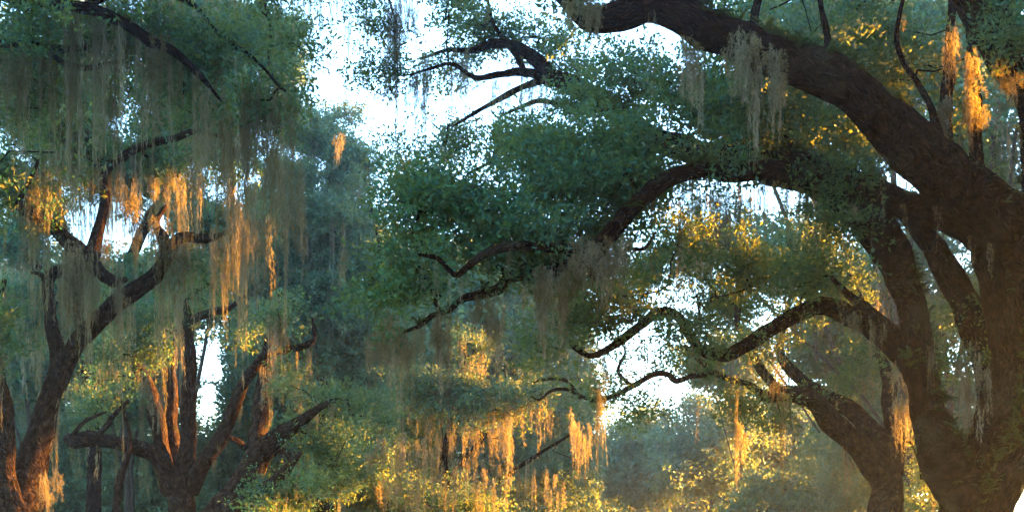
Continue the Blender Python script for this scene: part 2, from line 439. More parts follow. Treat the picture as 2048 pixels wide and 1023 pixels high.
def moss_on(key, label, per_m, lmin, lmax, rmin=.0, from_clusters=0., wid=.8, zmin=0, ftint=.5):
    """the loose moss that hangs all over a tree's wood"""
    T = TREES[key]; tp = []; ln = []
    for path, rad in T['paths']:
        seg = np.linalg.norm(np.diff(path, axis=0), axis=1)
        for i, L in enumerate(seg):
            horiz = 1 - abs((path[i + 1] - path[i])[2]) / (L + 1e-6) * .8
            nz = .5 + value_noise(path[i:i + 1] * .9, 21)[0]
            k = rng.poisson(max(0, per_m * L * horiz * max(.1, nz) * 1.5))
            for _ in range(k):
                c = path[i] + (path[i + 1] - path[i]) * rng.random(); r = rad[i]
                a = rng.uniform(-1, 1)
                c = c + np.array([a * r * .8, rng.uniform(-.8, .8) * r, -r * .6])
                tp.append(c); ln.append(rng.uniform(lmin, lmax) * rng.uniform(.4, 1))
    if from_clusters and 'clusters' in T:
        c = T['clusters']; k = int(len(c) * from_clusters)
        c = c[rng.integers(0, len(c), k)]
        c = c + rng.normal(size=c.shape) * .08
        for q in c: tp.append(q); ln.append(rng.uniform(lmin, lmax) * rng.uniform(.3, 1))
    tp = np.array(tp); ln = np.array(ln)
    ok = keep_clear(tp - np.array([0, 0, .3]), .9) & (tp[:, 2] > zmin)
    tp = tp[ok]; ln = ln[ok]
    rot, scl, _ = moss_points(tp, ln, wid * rng.uniform(.5, 1.1, len(tp)), None)
    o = scatter('hanging_moss', tp - T['off'], rot, scl, np.clip(ftint + rng.normal(size=len(tp)) * .32, 0, 1), G_MOSS, None, label=label, kind='stuff')
    o.location = T['off']
def fern_on(key, which, per_m, sc=1.0, label=''):
    T = TREES[key]; tp = []
    for w_ in which:
        path, rad = T['paths'][w_]
        seg = np.linalg.norm(np.diff(path, axis=0), axis=1)
        for i, L in enumerate(seg):
            for _ in range(rng.poisson(per_m * L * rad[i] * 4 * max(.15, .6 + value_noise(path[i:i + 1] * 1.4, 5)[0]))):
                c = path[i] + (path[i + 1] - path[i]) * rng.random()
                a = rng.normal() * .75; tg = (path[i + 1] - path[i]) / (L + 1e-6)
                up = np.array([0, 0, 1]) - tg * tg[2]; up /= np.linalg.norm(up) + 1e-6; sd = np.cross(tg, up)
                tp.append(c + (up * math.cos(a) + sd * math.sin(a)) * rad[i] * .95)
    tp = np.array(tp); n = len(tp)
    rot = np.stack([rng.normal(size=n) * .4, rng.normal(size=n) * .4, rng.uniform(0, 6.28, n)], 1)
    o = scatter('fern', tp - T['off'], rot, (sc * rng.uniform(.5, 1.2, n))[:, None] * np.ones((1, 3)), rng.random(n), G_FERN, None, label=label, kind='stuff')
    o.location = T['off']

# ------------------------------------------------------------------ ground
gs = 16; gx = np.linspace(-900, 900, gs * 6 + 1)
xx, yy = np.meshgrid(gx, gx); zz = -.02 + .25 * value_noise(np.stack([xx.ravel(), yy.ravel(), 0 * xx.ravel()], 1) * .03, 2).reshape(xx.shape) * np.clip((np.hypot(xx, yy) - 60) / 80, 0, 1)
n = len(gx); idx = np.arange(n * n).reshape(n, n)
link('ground', new_mesh('ground', np.stack([xx.ravel(), yy.ravel(), zz.ravel()], 1), np.stack([idx[:-1, :-1], idx[:-1, 1:], idx[1:, 1:], idx[1:, :-1]], -1).reshape(-1, 4)), M_GRASS, kind='structure')

# ------------------------------------------------------------------ the moss clumps: label, paleness, pieces (px, py, width, length, distance, tufts)
MOSS = [
    ('long blue-grey moss streamer hanging against the bright sky gap', .5, [(785, -20, 36, 240, 19.4, 22), (788, 60, 20, 240, 19.4, 10)]),
    ('short moss bunch beside the long streamer at the top', .4, [(815, -20, 36, 170, 19.5, 14)]),
    ('narrow moss strand dangling below twigs in the sky gap', .4, [(815, 150, 16, 120, 19.6, 6)]),
    ('grey moss bunch over the right half of the sky gap', .5, [(850, 120, 40, 150, 19.8, 14)]),
    ('pointed moss tail left of the thin upper limbs', .4, [(838, 180, 14, 110, 19.8, 5)]),
    ('thin dark moss thread down the top centre leaves', .2, [(975, -10, 8, 110, 19.0, 5)]),
    ('blue-grey moss hanging below the thin upper limbs', .5, [(920, 100, 60, 130, 20, 16)]),
    ('moss bunch where the upper limbs meet leaves at centre top', .4, [(1000, 170, 40, 110, 20, 9)]),
    ('moss rim catching orange light low in the sky gap', .5, [(825, 325, 60, 60, 21.5, 12)]),
    ('second orange-tipped moss rim right of the sky gap', .5, [(900, 270, 30, 90, 21.5, 9)]),
    ('small orange moss patch above the dark centre leaves', .5, [(960, 345, 60, 50, 21.5, 9)]),
    ('grey shaggy beard at the broken tip of the upper limb', .9, [(1160, -10, 60, 100, 13.0, 20), (1185, 0, 40, 80, 13.0, 12)]),
    ('pale forked beard under the bend of the upper limb', .9, [(1382, 85, 44, 120, 13.35, 20), (1405, 100, 18, 140, 13.35, 8)]),
    ('longest pale beard hanging from the upper limb', .9, [(1482, 70, 66, 120, 13.5, 26), (1508, 110, 26, 220, 13.5, 14)]),
    ('narrow pale beard right of the longest one on the upper limb', .9, [(1552, 105, 34, 150, 13.7, 18)]),
    ('orange sunlit moss tassel below the left oak knot', .5, [(187, 350, 26, 72, 21, 12)]),
    ('wide orange moss fringe glowing in the left oak', .5, [(245, 378, 40, 90, 21, 16), (272, 380, 22, 160, 21, 12)]),
    ('thin orange moss tail below the wide glowing fringe', .5, [(205, 480, 18, 80, 21, 8)]),
    ('small orange moss tuft right of the wide glowing fringe', .5, [(312, 355, 28, 50, 21, 10)]),
    ('faint orange moss tuft near the middle of the left oak', .5, [(352, 345, 18, 60, 21, 7)]),
    ('slim orange moss strand left of the dark moss curtain', .5, [(400, 355, 14, 80, 21, 7)]),
    ('bright jagged orange moss streamer beside the dark curtain', .5, [(458, 360, 22, 90, 20.8, 12), (475, 410, 22, 90, 20.8, 12)]),
    ('heavy dark moss curtain in the middle of the left half', .35, [(470, 170, 130, 300, 17.6, 50), (540, 190, 100, 300, 17.8, 40), (420, 240, 80, 280, 18, 22)]),
    ('long grey moss curtain beneath the heavy one', .6, [(500, 390, 90, 260, 19.5, 36), (580, 330, 60, 260, 19.5, 26), (440, 470, 60, 180, 19.5, 16)]),
    ('dark moss tail beneath the top left limb', .1, [(315, 80, 40, 130, 15.9, 18)]),
    ('dark moss tail hanging at the far top left', .1, [(30, 100, 60, 170, 16, 22)]),
    ('thin moss streamer below the small upper left limbs', .2, [(140, 130, 26, 140, 16.5, 9)]),
    ('moss streamer a little right of the small upper left limbs', .2, [(220, 130, 22, 170, 16.5, 9)]),
    ('grey moss veil wrapping the left trunk fork', .7, [(165, 500, 80, 220, 20.2, 50), (140, 530, 40, 170, 20.2, 18)]),
    ('grey moss streamer in front of the thick slanting limb', .7, [(245, 540, 20, 160, 20.3, 10), (232, 560, 14, 120, 20.3, 5)]),
    ('dark moss bundle on the end of the thick slanting limb', .15, [(330, 450, 50, 190, 20.6, 22), (365, 470, 30, 130, 20.6, 12)]),
    ('pale moss streamer left of the straight sunlit stem', .6, [(357, 590, 14, 200, 27.2, 9)]),
    ('grey moss streamers over the broken stub of the right stem', .6, [(548, 600, 40, 170, 26.3, 20), (565, 640, 20, 140, 26.3, 8)]),
    ('orange moss tassel hanging off the tip of the stub', .5, [(620, 690, 12, 70, 26.4, 7)]),
    ('glowing orange moss cluster right of the sunlit stems', .5, [(585, 735, 34, 60, 27, 14), (595, 760, 14, 80, 27, 7)]),
    ('orange moss shroud on the leaning left stem of the candelabra', .5, [(285, 740, 24, 110, 27.7, 14), (310, 775, 36, 100, 27.7, 18)]),
    ('orange moss wisps left of the candelabra stems', .5, [(210, 720, 40, 50, 28, 14), (230, 780, 40, 50, 28, 10)]),
    ('orange moss on the upright limb behind the leaning oak', .5, [(532, 735, 24, 110, 26.8, 12)]),
    ('orange moss hanging behind the foot of the left trunk', .5, [(95, 950, 40, 90, 20.2, 18)]),
    ('small orange moss tuft hanging alone by the sky edge', .5, [(675, 272, 22, 55, 26, 10)]),
    ('dark smooth moss tail hanging alone in the blue-green oak', .2, [(686, 500, 16, 90, 22, 8)]),
    ('grey moss row under the tip of the low arching limb', .5, [(800, 640, 90, 170, 16.4, 40), (760, 640, 50, 130, 16.5, 14)]),
    ('brown moss tail under the low arching limb, left one', .5, [(885, 620, 34, 150, 16.2, 22)]),
    ('brown moss tail under the low arching limb, middle one', .5, [(960, 595, 34, 100, 15.9, 16), (992, 590, 30, 170, 15.9, 20)]),
    ('thin orange moss strand under the low arching limb', .5, [(1048, 560, 12, 90, 17, 7)]),
    ('brown moss tail under the low arching limb, right one', .5, [(1085, 560, 40, 140, 15.6, 22), (1120, 570, 24, 160, 15.6, 12)]),
    ('broad brown moss skirt under the thickest bend of the arching limb', .5, [(1200, 480, 120, 120, 15.1, 70), (1110, 530, 90, 100, 15.3, 36)]),
    ('long dark moss rope hanging alone in the right-hand arch', .1, [(1358, 430, 12, 190, 16, 10)]),
    ('grey moss curtain in the right-hand arch before the pale sky', .8, [(1400, 370, 80, 200, 21, 60), (1455, 380, 60, 170, 21, 36), (1510, 370, 50, 110, 21, 20)]),
    ('second grey moss curtain deeper in the right-hand arch', .7, [(1390, 460, 100, 140, 22, 50)]),
    ('orange leaf-tangled moss at the left of the right-hand arch', .5, [(1335, 400, 40, 60, 19, 12)]),
    ('long moss rope with a sunlit lower end left of the misty opening', .4, [(1200, 730, 14, 190, 20, 11)]),
    ('glowing moss fringe at the right edge of the centre thicket', .6, [(1160, 830, 40, 130, 29.3, 30)]),
    ('bright yellow moss tassel in the middle of the centre thicket', .6, [(1000, 840, 50, 60, 29.3, 24), (1016, 860, 18, 100, 29.3, 12)]),
    ('glowing moss knot at the left of the centre thicket', .6, [(742, 900, 26, 60, 29.3, 20), (765, 880, 14, 50, 29.3, 8)]),
    ('broad orange moss fringe low in the centre thicket', .6, [(830, 880, 100, 130, 29.3, 56), (900, 930, 70, 110, 29.6, 24), (780, 950, 50, 80, 29.3, 16)]),
    ('orange moss fringe low on the right of the centre thicket', .6, [(980, 930, 70, 110, 29.6, 22), (1060, 930, 70, 100, 30.4, 18), (1110, 960, 40, 80, 30, 10)]),
    ('tall golden moss column hanging in the misty opening', .7, [(1474, 790, 8, 210, 21, 7), (1482, 850, 16, 120, 21, 7), (1494, 870, 8, 70, 21, 3)]),
    ('small golden moss strand left of the tall golden column', .6, [(1395, 790, 8, 80, 21, 5)]),
    ('grey moss strand hanging from the forked oak elbow', .4, [(1568, 790, 16, 140, 22, 9), (1555, 730, 30, 120, 22, 12)]),
    ('orange moss glowing on the bough between the two right trunks', .6, [(1795, 735, 36, 50, 22.5, 18)]),
    ('orange moss drapery down the slit between the right trunks', .6, [(1800, 800, 36, 110, 22.8, 20)]),
    ('grey moss beard on the elbow of the middle limb', .7, [(1705, 610, 26, 90, 17.2, 10)]),
    ('grey moss tails on the limb joining the great trunk', .7, [(1745, 640, 16, 80, 17, 7), (1765, 650, 14, 70, 17, 6)]),
    ('little pale moss tag under the dark limb joint', .7, [(1708, 395, 12, 50, 15.6, 5)]),
    ('thin pale moss tag right of the little one', .7, [(1808, 410, 12, 60, 15.8, 5)]),
    ('grey moss veil inside the fork of the great oak', .6, [(1945, 690, 60, 200, 16.9, 14), (1925, 740, 50, 190, 17, 9), (1955, 780, 40, 130, 16.8, 6)]),
    ('moss shroud on the left face of the great trunk neck', .5, [(1862, 690, 12, 90, 16.5, 7)]),
    ('bright orange moss column on the upper right, right one', .6, [(1945, 100, 24, 130, 16.4, 16), (1950, 190, 38, 120, 16.4, 22)]),
    ('bright orange moss column on the upper right, left one', .6, [(1885, 200, 28, 110, 15.6, 18), (1900, 60, 22, 150, 16.3, 10)]),
    ('short orange moss tuft between the two orange columns', .6, [(1918, 270, 18, 50, 15.6, 8)]),
    ('orange moss hanging at the right edge below the leafy limb', .6, [(2025, 150, 44, 60, 15.4, 18), (1998, 120, 20, 60, 15.4, 8)]),
]

# ------------------------------------------------------------------ sun lanes cleared of leaves (photo pixels, distance, radius in m)
for b in [
    (187, 385, 21, .12), (250, 400, 21, .16), (268, 460, 21, .16), (205, 505, 21, .10), (312, 370, 21, .10), (400, 400, 21, .06),
    (458, 395, 20.8, .12), (475, 450, 20.8, .14), (95, 375, 21, .1), (675, 295, 26, .3),
    (372, 625, 28, .3), (380, 700, 28, .45), (380, 760, 28, .35), (285, 750, 28, .4), (300, 790, 28, .45), (315, 830, 28, .4), (210, 740, 29, .5), (230, 800, 29, .4),
    (330, 760, 28, .4), (395, 960, 28, .4), (430, 920, 28, .3), (325, 935, 28, .3), (290, 910, 28, .25), (380, 930, 28, .25),
    (530, 770, 27, .45), (525, 830, 27, .4), (510, 940, 26, .25), (490, 960, 26, .2), (560, 890, 26, .2), (585, 780, 27, .4), (590, 750, 27, .4), (620, 720, 27, .3), (500, 700, 27, .4), (470, 720, 27, .4),
    (75, 925, 20, .35), (85, 940, 20, .3), (90, 985, 20, .5), (15, 940, 20, .3), (60, 900, 20, .25),
    (735, 870, 32, .6), (740, 940, 32, .6), (800, 920, 32, .8), (850, 960, 32, .8), (900, 980, 32, .8), (780, 1000, 32, .8), (960, 990, 32, .8), (1000, 880, 32, .7), (1015, 930, 32, .6), (1080, 960, 32, .8), (1050, 1000, 32, .8), (1130, 960, 32, .8),
    (1160, 870, 32, .7), (1160, 920, 32, .7), (1180, 840, 32, .5), (1100, 830, 32, .6), (930, 700, 34, .7), (930, 770, 34, .6), (980, 810, 34, .6), (1030, 830, 34, .6), (1120, 880, 32, .6), (720, 960, 32, .5), (960, 900, 32, .5),
    (1050, 610, 18, .3), (960, 640, 18, .2), (1435, 800, 21, .6), (1480, 870, 21, .5), (1480, 930, 21, .5), (1500, 830, 21, .5), (1530, 820, 21, .4), (1590, 830, 22, .5), (1160, 760, 26, .2), (1230, 740, 24, .2),
    (1630, 480, 25, .6), (1700, 470, 25, .5), (1740, 520, 25, .6), (1760, 580, 25, .7), (1720, 610, 24, .6), (1700, 640, 24, .4), (1860, 640, 24, .5), (1870, 680, 24, .5),
    (1790, 750, 24, .4), (1800, 800, 24, .5), (1600, 720, 24, .5), (1560, 720, 24, .4), (1660, 790, 24, .4), (1720, 800, 24, .4), (1700, 720, 24, .4), (1480, 740, 24, .5), (1820, 930, 24, .5),
    (1945, 140, 17, .25), (1945, 190, 17, .3), (1950, 230, 17, .3), (1890, 250, 17, .25), (1880, 290, 17, .3), (1920, 300, 17, .25), (1960, 250, 17, .25), (2005, 140, 16, .25), (2025, 180, 16, .3), (1900, 170, 17, .25), (1990, 40, 16, .3), (1980, 90, 16, .2), (1860, 10, 18, .3),
    (820, 350, 22, .3), (850, 350, 22, .3), (900, 300, 22, .25), (940, 370, 22, .3), (965, 355, 22, .3), (1340, 430, 22, .35), (1310, 330, 18, .25), (1360, 330, 18, .25), (1110, 420, 18, .2), (1120, 380, 18, .2), (1340, 420, 19, .3),
    (1880, 440, 20, .35), (1930, 560, 22, .3), (2035, 540, 18, .4), (2040, 560, 18, .3), (495, 40, 26, .6), (520, 60, 26, .5),
    (1640, 960, 40, 1.0), (1700, 960, 40, 1.0), (1560, 990, 45, 1.2), (1320, 1000, 60, 1.5), (1500, 1000, 60, 1.5), (1620, 1000, 60, 1.5), (1700, 980, 60, 1.5)]:
    px_, py_, Y_, r_ = b
    beam(px_, py_, Y_, r_ + (.12 if 26 <= Y_ < 30 else .15 if Y_ >= 31 else 0))
for lab_, ti_, pcs_ in MOSS:
    if any(w_ in lab_ for w_ in ('orange', 'golden', 'glowing', 'yellow', 'sunlit lower')):
        for px_, py_, wd_, ln_, Y_, n_ in pcs_:
            low = 'sunlit lower' in lab_
            for f in ((.8,) if low else (.25, .7)):
                beam(px_, py_ + ln_ * f, Y_, max(.08, min(.5, wd_ * Y_ / F * (.35 if Y_ < 25 else .6))))
for Y_ in (19, 26, 32):  # wide lanes opened low at the right so sun lights the haze
    for px_, py_ in ((1850, 930), (1930, 1000), (1990, 880), (2040, 980)):
        beam(px_, py_, Y_, .65)

# ------------------------------------------------------------------ the great oak on the right
tree('great', 'huge dark live oak on the right whose thick limbs arch across the picture', [
    ('trunk', [(1985, 1335, 246, 17), (1975, 1180, 195, 17), (1955, 1040, 140, 17), (1970, 930, 135, 17), (2005, 830, 119, 17), (2010, 740, 93, 17), (2000, 640, 71, 17), (1988, 540, 63, 17.2), (1972, 450, 56, 17.4)]),
    ('limb', [(1955, 1060, 97, 16.8), (1915, 980, 99, 16.8), (1870, 910, 88, 16.8), (1848, 850, 74, 16.8), (1840, 760, 62, 16.8), (1836, 680, 55, 16.8), (1832, 610, 58, 16.8), (1808, 540, 67, 16.8), (1770, 470, 74, 16.6), (1730, 425, 70, 16.5), (1680, 385, 58, 16.4),
              (1620, 354, 44, 16.2), (1550, 342, 39, 16), (1470, 348, 33, 15.8), (1390, 346, 33, 15.6), (1325, 372, 35, 15.5), (1265, 420, 33, 15.5), (1220, 475, 35, 15.5), (1165, 528, 35, 15.6), (1090, 548, 30, 15.8), (1015, 556, 24, 16), (990, 578, 21, 16.1), (955, 588, 19, 16.2), (925, 594, 17, 16.3), (898, 618, 14, 16.4), (868, 628, 12, 16.5), (842, 650, 9, 16.6), (805, 664, 5, 16.8)]),
    ('limb', [(1972, 1050, 63, 16.7), (1996, 965, 71, 16.6), (2050, 870, 95, 16.6), (2110, 740, 119, 16.5), (2120, 600, 130, 16.4), (2080, 490, 130, 16.2), (2000, 425, 119, 15.9), (1910, 372, 107, 15.6), (1850, 312, 97, 15.3), (1780, 245, 93, 15), (1700, 190, 89, 14.7), (1600, 132, 85, 14.4),
              (1500, 92, 81, 14.1), (1420, 66, 77, 13.9), (1350, 28, 73, 13.7), (1290, 18, 67, 13.6), (1230, 34, 62, 13.5), (1180, 42, 48, 13.4), (1140, 20, 32, 13.3), (1090, -40, 20, 13.2)]),
    ('limb', [(1990, 450, 90, 16.2), (1900, 420, 62, 16.2), (1810, 392, 50, 16.2), (1725, 360, 44, 16.2), (1645, 326, 36, 16.3), (1580, 318, 26, 16.5), (1500, 290, 16, 16.8), (1430, 260, 8, 17)]),
    ('limb', [(1995, 850, 70, 17.6), (1975, 760, 64, 17.9), (1948, 665, 62, 18), (1910, 580, 58, 18), (1865, 495, 50, 18), (1825, 440, 42, 18), (1790, 400, 31, 18), (1740, 330, 16, 18.2), (1700, 260, 8, 18.5)]),
    ('limb', [(1842, 770, 60, 17), (1800, 712, 58, 17.2), (1745, 672, 48, 17.6), (1692, 636, 42, 18), (1640, 612, 36, 18.4), (1590, 628, 32, 18.8), (1535, 658, 30, 19), (1485, 688, 27, 19.2), (1440, 706, 24, 19.3), (1400, 690, 22, 19.4), (1355, 630, 20, 19.5), (1320, 622, 20, 19.6), (1280, 648, 18, 19.7), (1225, 692, 16, 19.8), (1180, 714, 14, 19.9), (1150, 700, 12, 20), (1124, 672, 9, 20), (1108, 636, 5, 20)]),
    ('limb', [(1836, 735, 44, 17), (1785, 672, 34, 17.2), (1738, 630, 27, 17.4), (1700, 600, 16, 17.6), (1660, 560, 8, 17.8)]),
    ('limb', [(2110, 620, 120, 16.4), (2095, 450, 110, 16.4), (2075, 300, 92, 16.2), (2060, 190, 90, 16), (2010, 105, 84, 15.8), (1955, 25, 80, 15.5), (1900, -60, 70, 15.2), (1840, -160, 50, 15)]),
    ('limb', [(1700, 400, 60, 17.2), (1600, 352, 56, 18), (1490, 325, 54, 18.8), (1380, 296, 50, 19.4), (1290, 258, 46, 19.8), (1225, 222, 42, 20), (1165, 182, 38, 20), (1112, 160, 34, 20), (1072, 124, 25, 20), (1030, 96, 18, 20), (985, 90, 14, 20), (940, 102, 11, 20.1), (890, 102, 9, 20.2), (840, 118, 5, 20.4)]),
    ('limb', [(1110, 166, 26, 20), (1072, 150, 20, 20), (1040, 146, 16, 19.9), (1000, 152, 13, 19.8), (950, 156, 10, 19.7), (905, 130, 8, 19.6), (868, 136, 6, 19.5), (820, 152, 4, 19.4)]),
    ('limb', [(1090, 160, 14, 20), (1040, 178, 11, 20.2), (990, 206, 10, 20.4), (950, 226, 8, 20.5), (905, 252, 4, 20.6)]),
    ('limb', [(1052, 148, 13, 20), (1035, 118, 12, 20.1), (1008, 78, 10, 20.3), (985, 45, 7, 20.4), (975, -10, 4, 20.5)]),
    ('limb', [(1230, 225, 20, 20), (1120, 208, 10, 20.2), (1078, 202, 9, 20.3), (1040, 216, 8, 20.4), (1000, 232, 5, 20.5)]),
    ('limb', [(1290, 268, 20, 19.8), (1180, 280, 14, 20), (1070, 290, 10, 20.3), (1020, 300, 9, 20.4), (985, 322, 7, 20.5), (935, 345, 4, 20.6)]),
    ('limb', [(1180, 515, 26, 15.6), (1100, 498, 22, 15.4), (1030, 496, 19, 15.2), (975, 508, 17, 15.1), (935, 540, 15, 15), (912, 552, 12, 15), (880, 520, 9, 15), (840, 508, 5, 15)]),
    ('limb', [(1510, 110, 34, 14.1), (1512, 40, 20, 14.2), (1520, -20, 16, 14.3), (1500, -120, 8, 14.4)]),
    ('limb', [(1662, 150, 28, 14.6), (1660, 80, 15, 14.7), (1648, 30, 12, 14.8), (1636, -40, 8, 14.9)]),
    ('limb', [(1872, 300, 26, 15.4), (1860, 220, 15, 15.5), (1835, 170, 13, 15.6), (1806, 130, 12, 15.7), (1797, 70, 10, 15.7), (1812, 0, 8, 15.8), (1830, -60, 6, 15.9)]),
    ('limb', [(1890, 330, 50, 15.8), (1888, 240, 32, 16.2), (1898, 140, 24, 16.5), (1906, 50, 18, 16.8), (1912, -60, 12, 17)]),
    ('limb', [(1960, 380, 40, 16.2), (1948, 290, 28, 16.6), (1946, 200, 24, 16.8), (1940, 110, 18, 17), (1930, 0, 12, 17.2)]),
    ('limb', [(1200, 500, 36, 15.5), (1190, 545, 22, 15.7), (1225, 540, 12, 15.9), (1250, 500, 9, 16.2), (1290, 495, 7, 16.4), (1310, 465, 4, 16.6)]),
], per=16)

# the forked oak behind it
tree('forked', 'forked oak standing just left of and behind the great oak trunk', [
    ('trunk', [(1776, 1268, 95, 23.5), (1775, 1120, 77, 23.5), (1773, 1030, 69, 23.5), (1766, 965, 67, 23.5), (1738, 920, 53, 23.4), (1697, 885, 48, 23.3), (1655, 845, 46, 23.2), (1618, 800, 41, 23), (1575, 788, 31, 22.8), (1530, 790, 21, 22.6), (1500, 768, 15, 22.5), (1440, 750, 14, 22.4), (1398, 716, 10, 22.3), (1370, 690, 8, 22.2)]),
    ('limb', [(1772, 970, 56, 23.5), (1768, 900, 45, 23.6), (1735, 850, 37, 23.8), (1695, 816, 32, 24), (1645, 792, 30, 24.1), (1600, 762, 26, 24.2), (1572, 730, 21, 24.3), (1560, 690, 14, 24.4), (1572, 640, 8, 24.5), (1580, 580, 5, 24.6)]),
    ('limb', [(1785, 950, 50, 23.6), (1784, 880, 38, 23.7), (1776, 810, 31, 23.8), (1776, 768, 29, 23.9), (1764, 728, 22, 24), (1748, 696, 14, 24.1), (1730, 620, 9, 24.3), (1700, 540, 5, 24.5)]),
    ('limb', [(1440, 748, 12, 22.4), (1390, 752, 11, 22.2), (1352, 762, 11, 22), (1335, 750, 12, 21.9), (1308, 750, 12, 21.8), (1262, 774, 11, 21.7), (1205, 800, 10, 21.6), (1165, 792, 8, 21.5), (1130, 778, 7, 21.4), (1100, 782, 6, 21.3), (1078, 800, 5, 21.2), (1060, 792, 3, 21.1)]),
    ('limb', [(1160, 795, 8, 21.5), (1130, 760, 7, 21.7), (1085, 756, 6, 21.9), (1065, 762, 3, 22)]),
    ('limb', [(1262, 774, 8, 21.7), (1235, 740, 7, 21.8), (1250, 700, 5, 22), (1235, 670, 3, 22.1)]),
    ('limb', [(1560, 790, 24, 22.8), (1520, 740, 18, 23), (1500, 700, 14, 23.4), (1470, 640, 12, 24), (1480, 540, 16, 24.5), (1465, 490, 22, 24.8), (1440, 470, 14, 25), (1460, 430, 8, 25.2)]),
])

# ------------------------------------------------------------------ left-hand trees
tree('left', 'dark oak trunk at the left edge rising to a level broken-looking fork', [
    ('trunk', [(30, 1290, 156, 20.5), (38, 1120, 107, 20.5), (48, 1023, 85, 20.5), (62, 940, 67, 20.5), (82, 865, 52, 20.5), (98, 805, 46, 20.5), (116, 752, 41, 20.5), (114, 700, 31, 20.6), (103, 650, 26, 20.7), (98, 600, 25, 20.8), (94, 560, 25, 20.8), (108, 545, 23, 20.8), (140, 538, 26, 20.8), (180, 512, 30, 20.9), (200, 450, 21, 21), (212, 400, 18, 21.1), (212, 350, 16, 21.2), (245, 315, 16, 21.3), (290, 288, 15, 21.3), (350, 274, 12, 21.4), (395, 262, 10, 21.5), (440, 272, 7, 21.6), (500, 250, 4, 21.6)]),
    ('limb', [(112, 775, 38, 20.5), (145, 702, 36, 20.6), (185, 652, 38, 20.7), (240, 606, 36, 20.8), (300, 562, 33, 20.9), (335, 510, 26, 21), (360, 475, 21, 21), (405, 478, 18, 21), (440, 470, 10, 21), (490, 440, 5, 21)]),
    ('limb', [(190, 515, 32, 20.8), (150, 488, 34, 20.7), (105, 448, 32, 20.6), (70, 425, 26, 20.5), (46, 408, 20, 20.4), (60, 370, 10, 20.3), (80, 320, 6, 20.2)]),
    ('limb', [(30, 1040, 60, 20.3), (14, 960, 40, 20.2), (12, 890, 32, 20.1), (4, 800, 30, 20), (-12, 720, 24, 19.9), (-20, 640, 16, 19.8), (10, 560, 10, 19.7)]),
    ('limb', [(95, 565, 14, 20.8), (78, 548, 9, 20.6), (60, 545, 5, 20.5)]),
    ('limb', [(335, 520, 26, 21), (322, 470, 24, 21), (310, 440, 16, 21.1), (330, 410, 8, 21.2)]),
    ('limb', [(175, 512, 36, 20.9), (205, 545, 30, 20.8), (228, 560, 22, 20.7), (250, 555, 10, 20.6)]),
])
tree('overhang', 'oak off the left edge reaching thin dark limbs over the top left corner', [
    ('trunk', [(-340, 1350, 260, 16), (-330, 1000, 190, 16), (-340, 600, 150, 16), (-280, 250, 110, 16), (-180, 60, 70, 16), (-60, -20, 42, 16), (60, 2, 26, 16), (170, 10, 22, 16), (240, 38, 22, 16), (300, 78, 22, 16), (345, 102, 18, 16), (400, 150, 12, 16), (440, 200, 6, 16)]),
    ('limb', [(-180, 60, 40, 16), (-60, 80, 24, 16.2), (60, 92, 14, 16.4), (135, 94, 15, 16.5), (176, 86, 12, 16.5), (202, 50, 8, 16.6), (215, -10, 5, 16.6)]),
    ('limb', [(60, 88, 14, 16.4), (100, 108, 12, 16.6), (130, 130, 12, 16.6), (180, 136, 10, 16.7), (240, 120, 5, 16.7)]),
    ('limb', [(170, 10, 18, 16), (280, -30, 16, 16.6), (380, 8, 11, 17), (430, 58, 8, 17), (490, 100, 8, 17), (530, 134, 6, 17), (560, 170, 4, 17)]),
    ('limb', [(-200, 80, 40, 16), (0, -90, 26, 17), (250, -120, 20, 18), (450, -90, 16, 18.5), (620, -60, 10, 19), (760, -20, 7, 19.5), (790, 40, 4, 19.5)]),
    ('limb', [(450, -90, 14, 18.5), (520, -10, 9, 18.5), (545, 60, 8, 18.5), (540, 130, 6, 18.5), (560, 180, 4, 18.5)]),
])
tree('candelabra', 'oak with a spreading candelabra of stems, sun on its straight middle stem', [
    ('trunk', [(350, 1245, 88, 28), (354, 1110, 65, 28), (357, 1020, 56, 28), (362, 960, 49, 28), (374, 900, 35, 28), (376, 840, 32, 28), (379, 770, 30, 28), (383, 715, 24, 28), (374, 672, 19, 28), (375, 630, 18, 28), (368, 598, 14, 28), (360, 560, 7, 28)]),
    ('limb', [(378, 985, 35, 28), (404, 930, 32, 27.8), (440, 880, 30, 27.6), (465, 822, 26, 27.4), (486, 770, 24, 27.2), (512, 730, 20, 27), (540, 706, 18, 26.9), (580, 700, 16, 26.8), (612, 694, 15, 26.7), (628, 676, 12, 26.6), (625, 640, 4, 26.6)]),
    ('limb', [(345, 985, 46, 28), (320, 924, 36, 27.6), (280, 900, 30, 27.3), (230, 886, 28, 27), (180, 878, 30, 26.8), (145, 884, 28, 26.6), (126, 874, 16, 26.5)]),
    ('limb', [(342, 975, 39, 28.1), (326, 890, 33, 28.2), (312, 820, 32, 28.3), (292, 765, 25, 28.4), (268, 728, 16, 28.5), (255, 690, 7, 28.6)]),
    ('limb', [(355, 950, 36, 28.4), (345, 860, 27, 28.6), (346, 790, 22, 28.8), (342, 720, 16, 29), (350, 660, 7, 29)]),
    ('limb', [(376, 650, 16, 28), (396, 634, 16, 27.8), (430, 622, 15, 27.6), (458, 614, 12, 27.4), (490, 590, 5, 27.2)]),
    ('limb', [(190, 878, 14, 26.8), (215, 855, 12, 26.6), (230, 830, 10, 26.5), (260, 800, 6, 26.4)]),
    ('limb', [(145, 872, 10, 26.6), (168, 845, 8, 26.4), (200, 828, 7, 26.3), (215, 822, 4, 26.2)]),
    ('limb', [(372, 600, 10, 28), (400, 575, 9, 27.8), (430, 560, 5, 27.6)]),
])
